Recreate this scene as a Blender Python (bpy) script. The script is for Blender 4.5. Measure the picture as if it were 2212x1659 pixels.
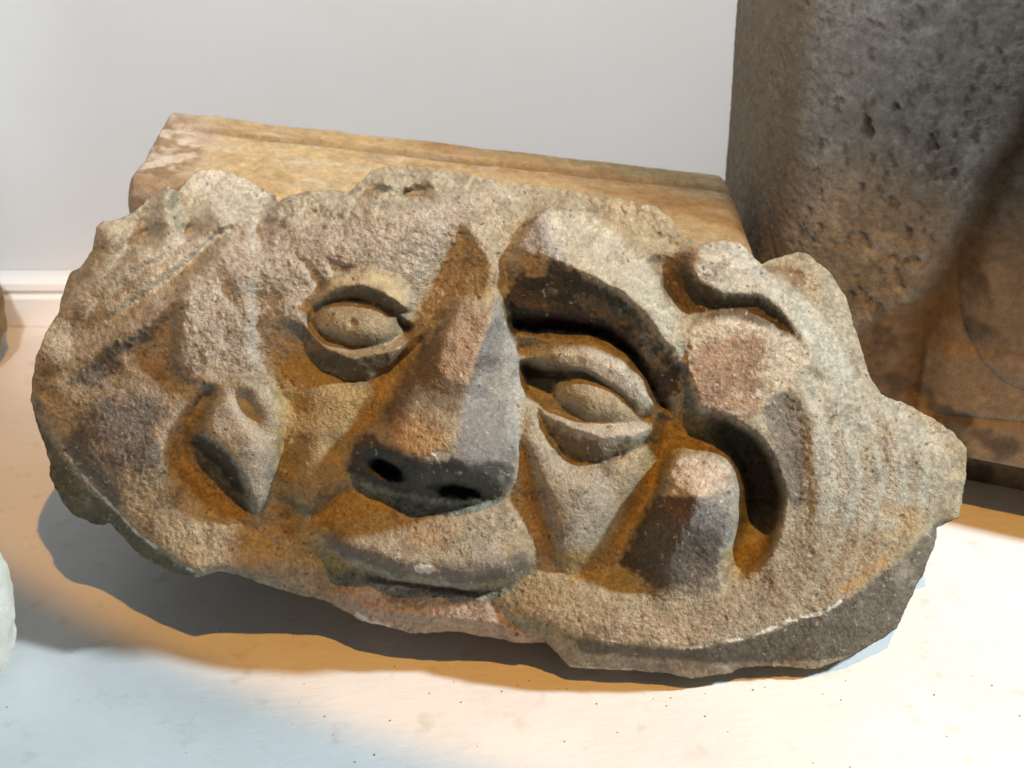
import bpy, bmesh, math, random
import numpy as np
from mathutils import Vector, Matrix, noise as mnoise
from mathutils.geometry import delaunay_2d_cdt

for o in list(bpy.data.objects):
    bpy.data.objects.remove(o)
scene = bpy.context.scene
COL = scene.collection
R = math.radians
rng = np.random.default_rng(7)

# ------------------------------------------------------------------ camera
CAM_H, PITCH = 0.42, R(28.0)
FPX, CX, CY = 2670.0, 1106.0, 829.5          # focal length / centre, survey units
D0 = 0.587                                    # distance of the face plane
U = D0 / FPX                                  # metres per survey unit on that plane
cam = bpy.data.cameras.new('camera')
cam_o = bpy.data.objects.new('camera', cam); COL.objects.link(cam_o)
cam_o.location = (0, 0, CAM_H); cam_o.rotation_euler = (math.pi/2 - PITCH, 0, 0)
cam.sensor_width = 36.0; cam.lens = 36.0 * FPX / 2212.0
cam.clip_start = 0.01; cam.clip_end = 50
cam.dof.use_dof = True; cam.dof.focus_distance = 0.585; cam.dof.aperture_fstop = 14.0
scene.camera = cam_o

# ------------------------------------------------------------------ light: two museum lamps and a dim room
world = bpy.data.worlds.new('World'); scene.world = world; world.use_nodes = True
bg = world.node_tree.nodes['Background']
bg.inputs['Color'].default_value = (0.90, 0.95, 1.0, 1); bg.inputs['Strength'].default_value = 0.08

def aim(o, target):
    o.rotation_euler = (Vector(target) - o.location).to_track_quat('-Z', 'Y').to_euler()

def polar(target, az, el, d):
    """az 0 = from the right (+x), 90 = from the camera side (-y)"""
    return Vector(target) + d * Vector((math.cos(R(el))*math.cos(R(az)), -math.cos(R(el))*math.sin(R(az)), math.sin(R(el))))

wl = bpy.data.lights.new('warm_spotlight', 'SPOT'); wo = bpy.data.objects.new('warm_spotlight', wl); COL.objects.link(wo)
wl.energy = 74; wl.color = (1.0, 0.46, 0.075); wl.shadow_soft_size = 0.010; wl.spot_size = R(14.6); wl.spot_blend = 0.28
def framed_spot(o, loc, target, xdir, sx):
    """spot with an oval (framed) beam whose long axis follows xdir"""
    z = (Vector(loc) - Vector(target)).normalized(); x = Vector(xdir); x = (x - z*x.dot(z)).normalized(); y = z.cross(x)
    m3 = Matrix((x, y, z)).transposed()
    o.matrix_world = Matrix.Translation(loc) @ m3.to_4x4() @ Matrix.Diagonal((sx, 1, 1, 1))
framed_spot(wo, (0.19, -0.10, 1.50), (0.015, 0.625, 0.0), (0.905, -0.42, 0), 2.3)
cl = bpy.data.lights.new('cool_lamp', 'AREA'); co = bpy.data.objects.new('cool_lamp', cl); COL.objects.link(co)
cl.shape = 'DISK'; cl.size = 0.12; cl.energy = 34; cl.color = (0.78, 0.93, 1.0)
co.location = polar((0.0, 0.58, 0.08), 14, 40, 1.6); aim(co, (0.0, 0.6, 0.08))
# unseen spot, added to brighten the wall above the stones
ul = bpy.data.lights.new('added_wall_spot', 'SPOT'); uo = bpy.data.objects.new('added_wall_spot', ul); COL.objects.link(uo)
ul.energy = 94; ul.color = (1.0, 0.985, 0.975); ul.shadow_soft_size = 0.06; ul.spot_size = R(47); ul.spot_blend = 0.55
uo.location = (-0.15, -0.30, 1.25); aim(uo, (-0.12, 0.905, 0.57))

vs = scene.view_settings
vs.view_transform = 'Standard'; vs.look = 'None'; vs.exposure = 0.0; vs.gamma = 1.0

# ------------------------------------------------------------------ helpers
SP, CP = math.sin(PITCH), math.cos(PITCH)
def unproj(px, py, h):
    """survey point + relief height -> world (numpy)"""
    px = np.asarray(px, float); py = np.asarray(py, float); h = np.asarray(h, float)
    d = D0 - h * U
    x = (px - CX) / FPX * d; v = -(py - CY) / FPX * d
    return np.stack([x, d*CP + v*SP, CAM_H - d*SP + v*CP], -1)

def tag(o, label=None, cat=None, group=None, kind=None):
    if label: o['label'] = label
    if cat: o['category'] = cat
    if group: o['group'] = group
    if kind: o['kind'] = kind
    return o

def link(name, me, parent=None, mat=None):
    o = bpy.data.objects.new(name, me); COL.objects.link(o)
    if parent is not None: o.parent = parent
    if mat is not None and me is not None: me.materials.append(mat)
    return o

def ss(a, b, x):
    t = np.clip((x - a) / (b - a), 0, 1); return t*t*(3 - 2*t)

def vnoise(X, Y, wl, seed):
    """smooth value noise, -1..1, wavelength wl"""
    r = np.random.default_rng(seed); n = 256
    L = r.uniform(-1, 1, (n, n))
    u = X / wl; v = Y / wl
    i = np.floor(u).astype(int); j = np.floor(v).astype(int)
    fu = u - i; fv = v - j
    fu = fu*fu*fu*(fu*(fu*6-15)+10); fv = fv*fv*fv*(fv*(fv*6-15)+10)
    i0 = i % n; i1 = (i+1) % n; j0 = j % n; j1 = (j+1) % n
    return (L[j0, i0]*(1-fu)+L[j0, i1]*fu)*(1-fv) + (L[j1, i0]*(1-fu)+L[j1, i1]*fu)*fv

def fbm(X, Y, wl, seed, octv=4, gain=0.5):
    s = 0; a = 1; tot = 0
    for k in range(octv):
        c, sn = math.cos(0.7*k+0.3), math.sin(0.7*k+0.3)
        s = s + a*vnoise(c*X - sn*Y + 37*k, sn*X + c*Y + 91*k, wl/2**k, seed+k); tot += a; a *= gain
    return s / tot

def blur(A, sig):
    r = max(1, int(3*sig + 0.5)); k = np.exp(-0.5*(np.arange(-r, r+1)/sig)**2); k /= k.sum()
    P = np.pad(A, ((r, r), (0, 0)), 'edge'); B = sum(k[i]*P[i:i+A.shape[0]] for i in range(2*r+1))
    P = np.pad(B, ((0, 0), (r, r)), 'edge'); return sum(k[i]*P[:, i:i+A.shape[1]] for i in range(2*r+1))

def poly_sd(X, Y, pts):
    """signed distance, positive inside"""
    pts = np.asarray([p[:2] for p in pts], float); n = len(pts)
    d2 = np.full(X.shape, 1e12); inside = np.zeros(X.shape, bool)
    for i in range(n):
        ax, ay = pts[i]; bx, by = pts[(i+1) % n]
        ex, ey = bx-ax, by-ay; wx, wy = X-ax, Y-ay
        t = np.clip((wx*ex + wy*ey) / (ex*ex + ey*ey + 1e-9), 0, 1)
        d2 = np.minimum(d2, (wx-ex*t)**2 + (wy-ey*t)**2)
        if by != ay:
            c = ((ay > Y) != (by > Y)) & (X < (bx-ax)*(Y-ay)/(by-ay) + ax)
            inside ^= c
    d = np.sqrt(d2); return np.where(inside, d, -d)

def line_d(X, Y, pts):
    pts = np.asarray([p[:2] for p in pts], float); d2 = np.full(X.shape, 1e12)
    for i in range(len(pts)-1):
        ax, ay = pts[i]; bx, by = pts[i+1]
        ex, ey = bx-ax, by-ay; wx, wy = X-ax, Y-ay
        t = np.clip((wx*ex + wy*ey) / (ex*ex + ey*ey + 1e-9), 0, 1)
        d2 = np.minimum(d2, (wx-ex*t)**2 + (wy-ey*t)**2)
    return np.sqrt(d2)

def gauss(X, Y, cx, cy, sx, sy, ang=0):
    c, s = math.cos(R(ang)), math.sin(R(ang)); x = X-cx; y = Y-cy
    return np.exp(-0.5*(((c*x+s*y)/sx)**2 + ((-s*x+c*y)/sy)**2))

# ------------------------------------------------------------------ materials
def new_mat(name):
    m = bpy.data.materials.new(name); m.use_nodes = True
    nt = m.node_tree; b = nt.nodes['Principled BSDF']
    return m, nt, b

def N(nt, t, **kw):
    n = nt.nodes.new(t)
    for k, v in kw.items():
        if k in n.inputs: n.inputs[k].default_value = v
        else: setattr(n, k, v)
    return n

def stone_mat(name, use_attr=True, base=(0.3, 0.26, 0.2), alt=(0.2, 0.15, 0.1), rough=0.78, grain=1.0, scale=1.0, spec=0.45):
    m, nt, b = new_mat(name); L = nt.links.new
    tc = N(nt, 'ShaderNodeTexCoord')
    co_ = tc.outputs['Object']
    g1 = N(nt, 'ShaderNodeTexNoise', Scale=900.0*scale, Detail=3.0, Roughness=0.7); L(co_, g1.inputs['Vector'])
    g2 = N(nt, 'ShaderNodeTexNoise', Scale=1500.0*scale, Detail=2.0, Roughness=0.6); L(co_, g2.inputs['Vector'])
    g3 = N(nt, 'ShaderNodeTexNoise', Scale=110.0*scale, Detail=5.0, Roughness=0.62); L(co_, g3.inputs['Vector'])
    if use_attr:
        at = N(nt, 'ShaderNodeAttribute', attribute_name='Col'); col = at.outputs['Color']
        gm = N(nt, 'ShaderNodeMapRange'); gm.inputs[3].default_value = 0.34; gm.inputs[4].default_value = rough; L(at.outputs['Alpha'], gm.inputs[0]); L(gm.outputs[0], b.inputs['Roughness'])
    else:
        n0 = N(nt, 'ShaderNodeTexNoise', Scale=22.0*scale, Detail=6.0, Roughness=0.6); L(co_, n0.inputs['Vector'])
        rp = N(nt, 'ShaderNodeValToRGB'); rp.color_ramp.elements[0].position = 0.36; rp.color_ramp.elements[1].position = 0.64
        rp.color_ramp.elements[0].color = (*alt, 1); rp.color_ramp.elements[1].color = (*base, 1)
        L(n0.outputs['Fac'], rp.inputs['Fac']); col = rp.outputs['Color']
    # grain: multiply
    mr = N(nt, 'ShaderNodeMapRange'); mr.inputs[1].default_value = 0.32; mr.inputs[2].default_value = 0.68
    mr.inputs[3].default_value = 1 - 0.20*grain; mr.inputs[4].default_value = 1 + 0.18*grain; L(g1.outputs['Fac'], mr.inputs[0])
    mr2 = N(nt, 'ShaderNodeMapRange'); mr2.inputs[1].default_value = 0.3; mr2.inputs[2].default_value = 0.7
    mr2.inputs[3].default_value = 1 - 0.20*grain; mr2.inputs[4].default_value = 1 + 0.18*grain; L(g3.outputs['Fac'], mr2.inputs[0])
    mm = N(nt, 'ShaderNodeMath', operation='MULTIPLY'); L(mr.outputs[0], mm.inputs[0]); L(mr2.outputs[0], mm.inputs[1])
    mx = N(nt, 'ShaderNodeMix', data_type='RGBA', blend_type='MULTIPLY'); mx.inputs[0].default_value = 1.0
    cmb = N(nt, 'ShaderNodeCombineColor'); [L(mm.outputs[0], cmb.inputs[k]) for k in range(3)]
    L(col, mx.inputs[6]); L(cmb.outputs[0], mx.inputs[7]); L(mx.outputs[2], b.inputs['Base Color'])
    b.inputs['Roughness'].default_value = rough; b.inputs['Specular IOR Level'].default_value = spec
    ad = N(nt, 'ShaderNodeMath', operation='ADD'); L(g1.outputs['Fac'], ad.inputs[0])
    h2 = N(nt, 'ShaderNodeMath', operation='MULTIPLY'); h2.inputs[1].default_value = 0.35; L(g2.outputs['Fac'], h2.inputs[0]); L(h2.outputs[0], ad.inputs[1])
    bp = N(nt, 'ShaderNodeBump', Strength=0.95*grain, Distance=0.0012/scale); L(ad.outputs[0], bp.inputs['Height']); L(bp.outputs[0], b.inputs['Normal'])
    return m

M_HEAD = stone_mat('carved_sandstone')
M_BACK = stone_mat('pitted_sandstone', grain=0.9)

# ------------------------------------------------------------------ setting: shelf, wall, skirting
def slab(name, x0, x1, y0, y1, z0, z1, mat, bevel=0.0, label=None):
    bm = bmesh.new(); bmesh.ops.create_cube(bm, size=1)
    for v in bm.verts:
        v.co = Vector(((x0+x1)/2 + v.co.x*(x1-x0), (y0+y1)/2 + v.co.y*(y1-y0), (z0+z1)/2 + v.co.z*(z1-z0)))
    if bevel: bmesh.ops.bevel(bm, geom=bm.edges[:], offset=bevel, segments=3, affect='EDGES', profile=0.5)
    me = bpy.data.meshes.new(name); bm.to_mesh(me); bm.free()
    return link(name, me, None, mat)

m, nt, b = new_mat('white_painted_shelf'); L = nt.links.new
tc = N(nt, 'ShaderNodeTexCoord')
n1 = N(nt, 'ShaderNodeTexNoise', Scale=9.0, Detail=6.0, Roughness=0.6); L(tc.outputs['Object'], n1.inputs['Vector'])
rp = N(nt, 'ShaderNodeValToRGB'); rp.color_ramp.elements[0].position = 0.3; rp.color_ramp.elements[1].position = 0.62
rp.color_ramp.elements[0].color = (0.68, 0.675, 0.665, 1); rp.color_ramp.elements[1].color = (0.765, 0.77, 0.77, 1); L(n1.outputs['Fac'], rp.inputs['Fac'])
n2 = N(nt, 'ShaderNodeTexNoise', Scale=55.0, Detail=4.0, Roughness=0.55); L(tc.outputs['Object'], n2.inputs['Vector'])
r2 = N(nt, 'ShaderNodeValToRGB'); r2.color_ramp.elements[0].position = 0.59; r2.color_ramp.elements[1].position = 0.76
r2.color_ramp.elements[0].color = (0, 0, 0, 1); r2.color_ramp.elements[1].color = (0.45, 0.45, 0.45, 1); L(n2.outputs['Fac'], r2.inputs['Fac'])
mx = N(nt, 'ShaderNodeMix', data_type='RGBA'); L(r2.outputs['Color'], mx.inputs[0]); L(rp.outputs['Color'], mx.inputs[6]); mx.inputs[7].default_value = (0.42, 0.38, 0.29, 1)
L(mx.outputs[2], b.inputs['Base Color']); b.inputs['Roughness'].default_value = 0.55
mp = N(nt, 'ShaderNodeMapping'); mp.inputs['Scale'].default_value = (60, 210, 60); mp.inputs['Rotation'].default_value = (0, 0, R(-12)); L(tc.outputs['Object'], mp.inputs['Vector'])
n3 = N(nt, 'ShaderNodeTexNoise', Scale=1.0, Detail=5.0, Roughness=0.6); L(mp.outputs[0], n3.inputs['Vector'])
bp = N(nt, 'ShaderNodeBump', Strength=0.6, Distance=0.0012); L(n3.outputs['Fac'], bp.inputs['Height']); L(bp.outputs[0], b.inputs['Normal'])
M_SHELF = m

m, nt, b = new_mat('pale_plaster'); L = nt.links.new
tc = N(nt, 'ShaderNodeTexCoord')
n1 = N(nt, 'ShaderNodeTexNoise', Scale=5.0, Detail=5.0, Roughness=0.55); L(tc.outputs['Object'], n1.inputs['Vector'])
rp = N(nt, 'ShaderNodeValToRGB'); rp.color_ramp.elements[0].position = 0.3; rp.color_ramp.elements[1].position = 0.7
rp.color_ramp.elements[0].color = (0.70, 0.70, 0.695, 1); rp.color_ramp.elements[1].color = (0.75, 0.75, 0.755, 1); L(n1.outputs['Fac'], rp.inputs['Fac'])
L(rp.outputs['Color'], b.inputs['Base Color']); b.inputs['Roughness'].default_value = 0.85
n2 = N(nt, 'ShaderNodeTexNoise', Scale=70.0, Detail=6.0); L(tc.outputs['Object'], n2.inputs['Vector'])
bp = N(nt, 'ShaderNodeBump', Strength=0.30, Distance=0.001); L(n2.outputs['Fac'], bp.inputs['Height']); L(bp.outputs[0], b.inputs['Normal'])
M_WALL = m
m, nt, b = new_mat('white_gloss_paint'); b.inputs['Base Color'].default_value = (0.80, 0.80, 0.79, 1); b.inputs['Roughness'].default_value = 0.4
M_SKIRT = m

tag(slab('display_shelf', -1.3, 1.3, 0.02, 0.90, -0.05, 0.0, M_SHELF, 0.002), kind='structure')
tag(slab('wall', -1.6, 1.6, 0.905, 0.98, -0.2, 1.5, M_WALL), kind='structure')
def skirting():
    prof = [(0.904, 0.0005), (0.886, 0.0005), (0.886, 0.024), (0.890, 0.0262), (0.890, 0.0285), (0.887, 0.031), (0.888, 0.036), (0.894, 0.0395), (0.904, 0.041)]
    me = bpy.data.meshes.new('skirting_board'); n = len(prof)
    V = [(x, p[0], p[1]) for x in (-1.3, 1.3) for p in prof]
    F = [(i, (i+1) % n, n+(i+1) % n, n+i) for i in range(n)] + [tuple(range(n))[::-1], tuple(range(n, 2*n))]
    me.from_pydata(V, [], F); me.update(); return link('skirting_board', me, None, M_SKIRT)
tag(skirting(), kind='structure')

# ------------------------------------------------------------------ the carved head: network of ridges and valleys
OUT = [(200,540,-400),(208,493,-420),(218,479,-430),(262,474,-440),(296,452,-450),(330,425,-460),(362,401,-465),(384,412,-460),(402,388,-500),(432,366,-530),
 (480,368,-525),(537,388,-500),(592,420,-480),(600,440,-260),(624,424,-230),(666,412,-230),(711,409,-240),(753,412,-260),(783,388,-290),(801,367,-300),(831,361,-300),(891,360,-300),(981,370,-290),(1040,382,-280),
 (1101,394,-250),(1167,400,-230),(1233,410,-220),(1278,425,-200),(1317,426,-190),(1386,437,-190),(1416,446,-190),(1449,473,-180),(1467,500,-160),(1492,511,-140),(1511,529,-110),(1530,522,-120),(1556,518,-130),(1598,525,-150),(1633,557,-170),(1645,569,-190),(1678,557,-260),(1722,544,-275),
 (1748,550,-275),(1793,589,-265),(1828,640,-255),(1844,698,-245),(1860,755,-230),(1879,809,-215),(1904,851,-200),(1960,875,-190),(2015,903,-180),(2058,932,-170),(2087,967,-170),(2086,1026,-185),(2079,1073,-190),(2071,1116,-190),
 (2024,1141,-190),(2020,1180,-190),(1998,1231,-190),(1964,1299,-180),(1939,1355,-165),(1892,1385,-150),(1836,1419,-130),(1768,1444,-115),(1680,1441,-110),(1597,1442,-105),(1580,1454,-95),(1538,1459,-85),(1495,1467,-80),(1420,1450,-85),
 (1330,1449,-90),(1230,1441,-90),(1205,1412,-90),(1180,1389,-135),(1130,1391,-125),(1060,1376,-120),(960,1363,-120),(890,1369,-122),(836,1353,-125),(780,1341,-130),(732,1313,-150),(696,1297,-150),(656,1288,-150),(576,1264,-130),(520,1245,-115),
 (468,1235,-112),(428,1248,-125),(385,1238,-185),(340,1225,-240),(304,1200,-270),(272,1168,-295),(240,1130,-315),(208,1133,-330),(180,1121,-340),(160,1112,-345),(140,1092,-350),(120,1056,-360),(106,1028,-365),(108,1004,-365),(96,964,-368),
 (80,924,-365),(66,868,-360),(70,817,-350),(78,769,-345),(100,717,-345),(124,680,-350),(134,645,-440),(150,592,-460),(176,578,-450)]
LINES = dict(
 hood_rim_left=[(84,860,-300),(100,920,-285),(140,980,-255),(200,1052,-215),(256,1108,-180),(296,1152,-155),(360,1198,-120),(424,1238,-92)],
 hood_crease=[(372,649,-105),(320,688,-135),(250,740,-185),(190,772,-232),(140,798,-272)],
 hood_under=[(362,672,-128),(325,710,-152),(258,762,-202),(200,795,-246),(150,820,-280)],
 drape_edge=[(590,465,-150),(535,492,-135),(480,525,-125),(424,593,-115),(384,640,-110)],
 drape_trough=[(560,480,-240),(505,500,-235),(440,548,-240),(380,600,-232),(320,640,-245),(250,690,-280),(170,735,-318)],
 drape_up=[(487,479,-195),(422,527,-195),(362,579,-195),(302,619,-210),(232,669,-250)],
 drape_v1=[(473,463,-250),(408,511,-245),(347,562,-240),(287,602,-255),(217,652,-290)],
 drape_r2=[(380,507,-215),(322,553,-215),(262,594,-238),(194,640,-285)],
 patch=[(575,445,-400),(540,430,-430),(470,430,-450),(440,400,-500)],
 drape_rim=[(136,664,-345),(176,606,-362),(206,548,-392)],
 lumps=[(400,450,-420),(360,430,-430),(320,460,-415),(280,490,-410),(235,520,-390)],
 temple_left=[(396,652,-85),(388,697,-85),(384,777,-90),(408,812,-85)],
 temple_left_low=[(378,662,-128),(372,700,-148),(368,777,-152),(385,830,-140)],
 temple_right=[(500,600,-55),(536,640,-40),(540,700,-40),(540,757,-45),(556,800,-50)],
 temple_right_low=[(549,640,-66),(555,700,-72),(555,757,-74),(572,800,-60)],
 hood_face=[(120,860,-262),(200,860,-195),(300,850,-148),(350,880,-122)],
 hood_face2=[(170,1000,-208),(260,980,-145),(330,985,-108)],
 hood_face3=[(330,1130,-130),(400,1110,-110),(470,1150,-95),(540,1180,-75)],
 crest=[(600,490,-110),(633,490,-85),(700,492,-60),(771,487,-40),(850,460,-35),(930,438,-40),(1011,421,-60),(1080,425,-75)],
 crown_mid=[(640,455,-150),(720,448,-140),(800,420,-190),(870,400,-220),(960,398,-200),(1060,405,-180)],
 forehead=[(470,610,-75),(560,580,-45),(650,570,-25),(740,545,-12),(840,520,-8),(920,500,-15),(985,480,-25)],
 forehead2=[(590,680,-40),(620,640,-30),(660,610,-20)],
 glabella_l=[(900,570,-30),(950,530,-35),(993,490,-30)],
 glabella_v=[(905,660,-55),(950,600,-60),(985,560,-55),(1005,520,-40)],
 glabella_r=[(1017,500,-10),(1041,540,15),(1068,580,25),(1075,620,10)],
 frown=[(1140,470,-55),(1106,526,-25),(1086,572,-25),(1096,610,-30)],
 frown2=[(1158,478,-5),(1124,530,15),(1106,566,10),(1112,606,10)],
 brow_top=[(1185,452,-40),(1230,452,-70),(1300,480,-70),(1360,528,-50),(1392,566,-25),(1419,614,-10),(1461,686,0),(1480,716,8)],
 brow_crest=[(1150,545,50),(1185,552,80),(1272,588,96),(1347,626,92),(1407,686,74),(1452,746,48),(1476,785,15)],
 brow_bot=[(1118,670,0),(1227,682,8),(1317,700,10),(1377,755,4),(1418,816,-15),(1446,858,-45)],
 brow_in=[(1112,708,-90),(1227,704,-100),(1312,722,-95),(1366,770,-85),(1403,826,-80),(1430,872,-85)],
 lid_top=[(1119,753,-60),(1197,737,-14),(1278,734,4),(1334,756,4),(1379,798,-4),(1418,850,-36)],
 lid_ridge=[(1155,772,-25),(1197,765,8),(1272,770,30),(1328,798,31),(1380,842,18),(1428,886,-24)],
 lid_low=[(1165,788,-32),(1200,788,4),(1268,800,22),(1315,828,22),(1370,867,8),(1418,894,-34)],
 eye_in=[(1134,798,-95),(1170,808,-85),(1196,810,-70),(1262,818,-45),(1304,846,-38),(1360,884,-42)],
 eye_pit=[(1140,812,-105),(1188,842,-80)],
 eyeball=[(1215,850,-40),(1245,842,-18),(1290,868,8),(1335,888,0),(1380,902,-28)],
 llid_in=[(1140,836,-85),(1160,862,-55),(1190,884,-28),(1240,902,-14),(1300,912,-6),(1360,910,-14),(1398,905,-32)],
 llid_crest=[(1156,874,-40),(1193,902,5),(1243,925,25),(1305,942,30),(1362,940,18),(1402,925,-18)],
 llid_bot=[(1160,895,-25),(1188,940,-25),(1216,980,-25),(1249,1002,-25),(1296,1002,-18),(1358,977,-25),(1400,952,-50)],
 cheek_groove=[(1150,905,-8),(1172,950,0),(1205,1000,5),(1249,1022,8),(1296,1020,5),(1362,1000,-15)],
 cheek_r=[(1150,960,10),(1185,1040,35),(1215,1120,35),(1222,1180,15)],
 cheek_c=[(1260,1060,45),(1280,1120,25),(1250,1190,0)],
 cheek_e=[(1368,1020,-5),(1335,1100,-18),(1290,1180,-35)],
 valley_r=[(1442,905,-80),(1434,955,-90),(1410,1040,-90),(1362,1122,-85),(1318,1195,-75)],
 naso=[(1123,950,-20),(1140,1022,-25),(1160,1112,-30),(1186,1195,-40),(1200,1225,-45)],
 naso_r=[(1132,930,0),(1160,1010,15),(1185,1112,25),(1208,1190,10)],
 nose_edge=[(1085,632,0),(1110,715,-20),(1120,780,-28),(1130,872,-25),(1122,932,-12),(1120,980,-20),(1114,1030,-25),(1092,1072,-25),(1045,1088,-18),(979,1090,-12),(919,1083,-10),(883,1070,-12),(829,1061,-18),(775,1036,-25),(748,1010,-30),(750,968,-25),(772,934,-15),(812,905,0),(842,860,4),(892,785,2),(938,708,-8),(976,645,-12)],
 nose_right=[(1080,650,30),(1088,715,18),(1087,780,22),(1084,860,38),(1086,925,72),(1103,975,82),(1106,1020,62),(1084,1058,50)],
 nose_ridge=[(1035,648,40),(1066,680,88),(1036,752,112),(1012,825,124),(1000,862,124),(990,905,170),(985,950,196)],
 nose_facet=[(994,655,35),(965,720,72),(938,782,98),(960,812,108),(1012,825,124)],
 nose_tip=[(838,930,125),(855,895,120),(889,876,130),(940,905,165),(985,950,196),(976,980,200),(905,993,188),(868,978,160),(838,930,125)],
 nose_dip=[(882,858,82),(920,850,96),(958,850,110),(1000,862,124)],
 nose_alaR=[(985,950,196),(1030,950,165),(1070,950,125)],
 nose_tipR=[(976,980,200),(1010,1012,165),(1060,1020,120)],
 nose_under=[(795,1030,45),(829,1046,50),(883,1054,65),(920,1062,75),(979,1070,60),(1045,1072,50)],
 nose_alaL=[(764,1005,45),(775,965,75),(800,940,98)],
 nose_left=[(868,850,52),(906,800,56),(946,740,46)],
 eyeL_out=[(672,660,-32),(705,604,-22),(755,582,-16),(801,572,-12),(862,592,-18),(893,630,-40),(884,676,-45)],
 eyeL_crest=[(693,640,12),(730,618,35),(771,610,48),(831,630,50),(874,664,25)],
 eyeL_low=[(700,664,-8),(735,650,0),(771,646,2),(831,670,0),(890,710,-50)],
 eyeL_in=[(690,676,-35),(710,664,-36),(771,655,-30),(826,680,-32),(880,712,-50)],
 eyeL_ball=[(705,695,-5),(740,685,20),(770,698,28),(805,705,18),(840,712,-10)],
 eyeL_lin=[(674,698,-25),(709,732,-14),(765,750,-8),(831,740,-16),(876,718,-45)],
 eyeL_lcrest=[(662,702,-5),(703,752,25),(765,774,38),(835,760,30),(892,726,-25)],
 eyeL_lout=[(650,725,-48),(656,762,-45),(690,797,-38),(738,822,-30),(792,822,-30),(850,797,-32),(908,740,-45)],
 cheekL=[(620,845,-28),(690,860,-6),(760,862,4),(800,850,6)],
 cheekL2=[(625,940,-10),(680,950,18),(730,940,10)],
 cheekL3=[(622,1030,-10),(665,1040,22),(715,1020,10)],
 cheekL_end=[(615,1065,-30),(660,1106,-10),(690,1088,-5),(745,1042,-12)],
 cheekL_end2=[(625,1085,-50),(662,1124,-45),(698,1102,-40),(752,1058,-36)],
 ear_top=[(476,838,-25),(520,824,8),(576,834,15),(606,878,10),(602,940,10),(588,1005,4),(572,1062,-15),(561,1122,-65),(544,1082,-25),(526,1035,0),(496,985,4),(455,952,-15),(430,932,-30),(446,895,-18),(476,838,-25)],
 ear_right=[(520,810,-45),(586,820,-50),(620,872,-58),(615,945,-64),(602,1010,-66),(584,1075,-74),(562,1148,-92)],
 ear_low=[(420,948,-115),(470,992,-122),(510,1042,-122),(534,1092,-108)],
 hollow_edge=[(440,838,-75),(412,870,-82),(384,910,-92),(358,964,-98),(366,1012,-105),(405,1058,-108),(440,1094,-108),(490,1120,-100)],
 hollow_floor=[(458,846,-130),(430,890,-155),(400,935,-165),(390,970,-165),(402,1005,-160),(450,1062,-145),(500,1100,-120)],
 mouth_floorL=[(600,1110,-72),(640,1140,-70),(680,1200,-85),(730,1230,-105)],
 rimL=[(440,1225,-85),(540,1225,-70),(620,1215,-65),(660,1225,-70)],
 rimL2=[(470,1228,-95),(560,1250,-95),(660,1272,-105),(720,1262,-120)],
 philtrum=[(800,1085,-12),(850,1110,-4),(900,1130,22),(960,1120,28),(1050,1110,18),(1100,1100,-4)],
 lip_top=[(712,1135,-10),(745,1122,-14),(790,1140,6),(850,1165,30),(950,1170,42),(1060,1160,32),(1130,1150,4),(1152,1185,-8)],
 lip_crest=[(703,1154,5),(740,1172,28),(800,1194,50),(870,1222,62),(920,1230,65),(1000,1236,63),(1090,1226,50),(1138,1202,18)],
 lip_bot=[(694,1170,-18),(738,1196,-2),(799,1224,14),(868,1245,20),(920,1254,22),(1000,1264,20),(1090,1252,10),(1142,1218,-10)],
 lip_under=[(682,1182,-45),(735,1210,-55),(795,1236,-56),(865,1254,-48),(920,1263,-44),(1000,1273,-44),(1096,1263,-46),(1150,1234,-40)],
 chin_top=[(745,1282,-92),(800,1258,-50),(865,1264,-34),(920,1272,-28),(1000,1282,-28),(1050,1294,-36)],
 chin=[(780,1318,-80),(860,1325,-52),(960,1335,-44),(1060,1345,-52),(1130,1376,-80)],
 jaw_left=[(1072,1286,-38),(1112,1324,-30),(1162,1362,-35),(1200,1392,-50)],
 jaw_step=[(1062,1298,-52),(1100,1336,-62),(1150,1374,-85),(1188,1388,-110)],
 rimR=[(1160,1335,-5),(1239,1367,0),(1330,1384,2),(1418,1394,2),(1495,1399,0),(1560,1388,-5),(1623,1374,-10),(1708,1340,-20),(1785,1320,-32),(1836,1286,-45),(1922,1214,-75),(1973,1180,-92),(2010,1120,-110),(2030,1090,-122),(2043,1052,-130),(2048,985,-132),(2068,952,-145)],
 jaw_in=[(1180,1270,-25),(1260,1290,-12),(1350,1310,-8),(1450,1320,-8),(1560,1310,-8),(1680,1280,-25),(1760,1240,-40)],
 jaw_up=[(1220,1240,-45),(1280,1235,-70),(1330,1250,-55),(1400,1285,-22)],
 temple_f=[(1488,722,28),(1512,698,18),(1557,690,8),(1635,698,-12),(1700,735,-32),(1755,768,-55),(1720,820,-35),(1691,842,-20),(1650,880,0),(1638,914,2),(1590,900,18),(1546,892,26),(1506,880,30),(1488,800,34),(1488,722,28)],
 temple_l=[(1478,800,-5),(1486,850,-25),(1500,895,-40)],
 hol_edge=[(1530,905,-60),(1563,902,10),(1623,934,2),(1661,980,-4),(1687,1052,-14),(1688,1116,-22),(1667,1180,-32),(1637,1223,-40),(1606,1254,-42),(1572,1264,-40)],
 hol_wall=[(1566,912,-210),(1616,941,-250),(1654,985,-260),(1679,1054,-255),(1680,1112,-235),(1660,1176,-160),(1630,1218,-95),(1602,1242,-66)],
 hol_floor=[(1562,950,-180),(1596,1000,-270),(1620,1060,-285),(1616,1130,-240),(1594,1190,-130),(1582,1238,-66)],
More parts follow.
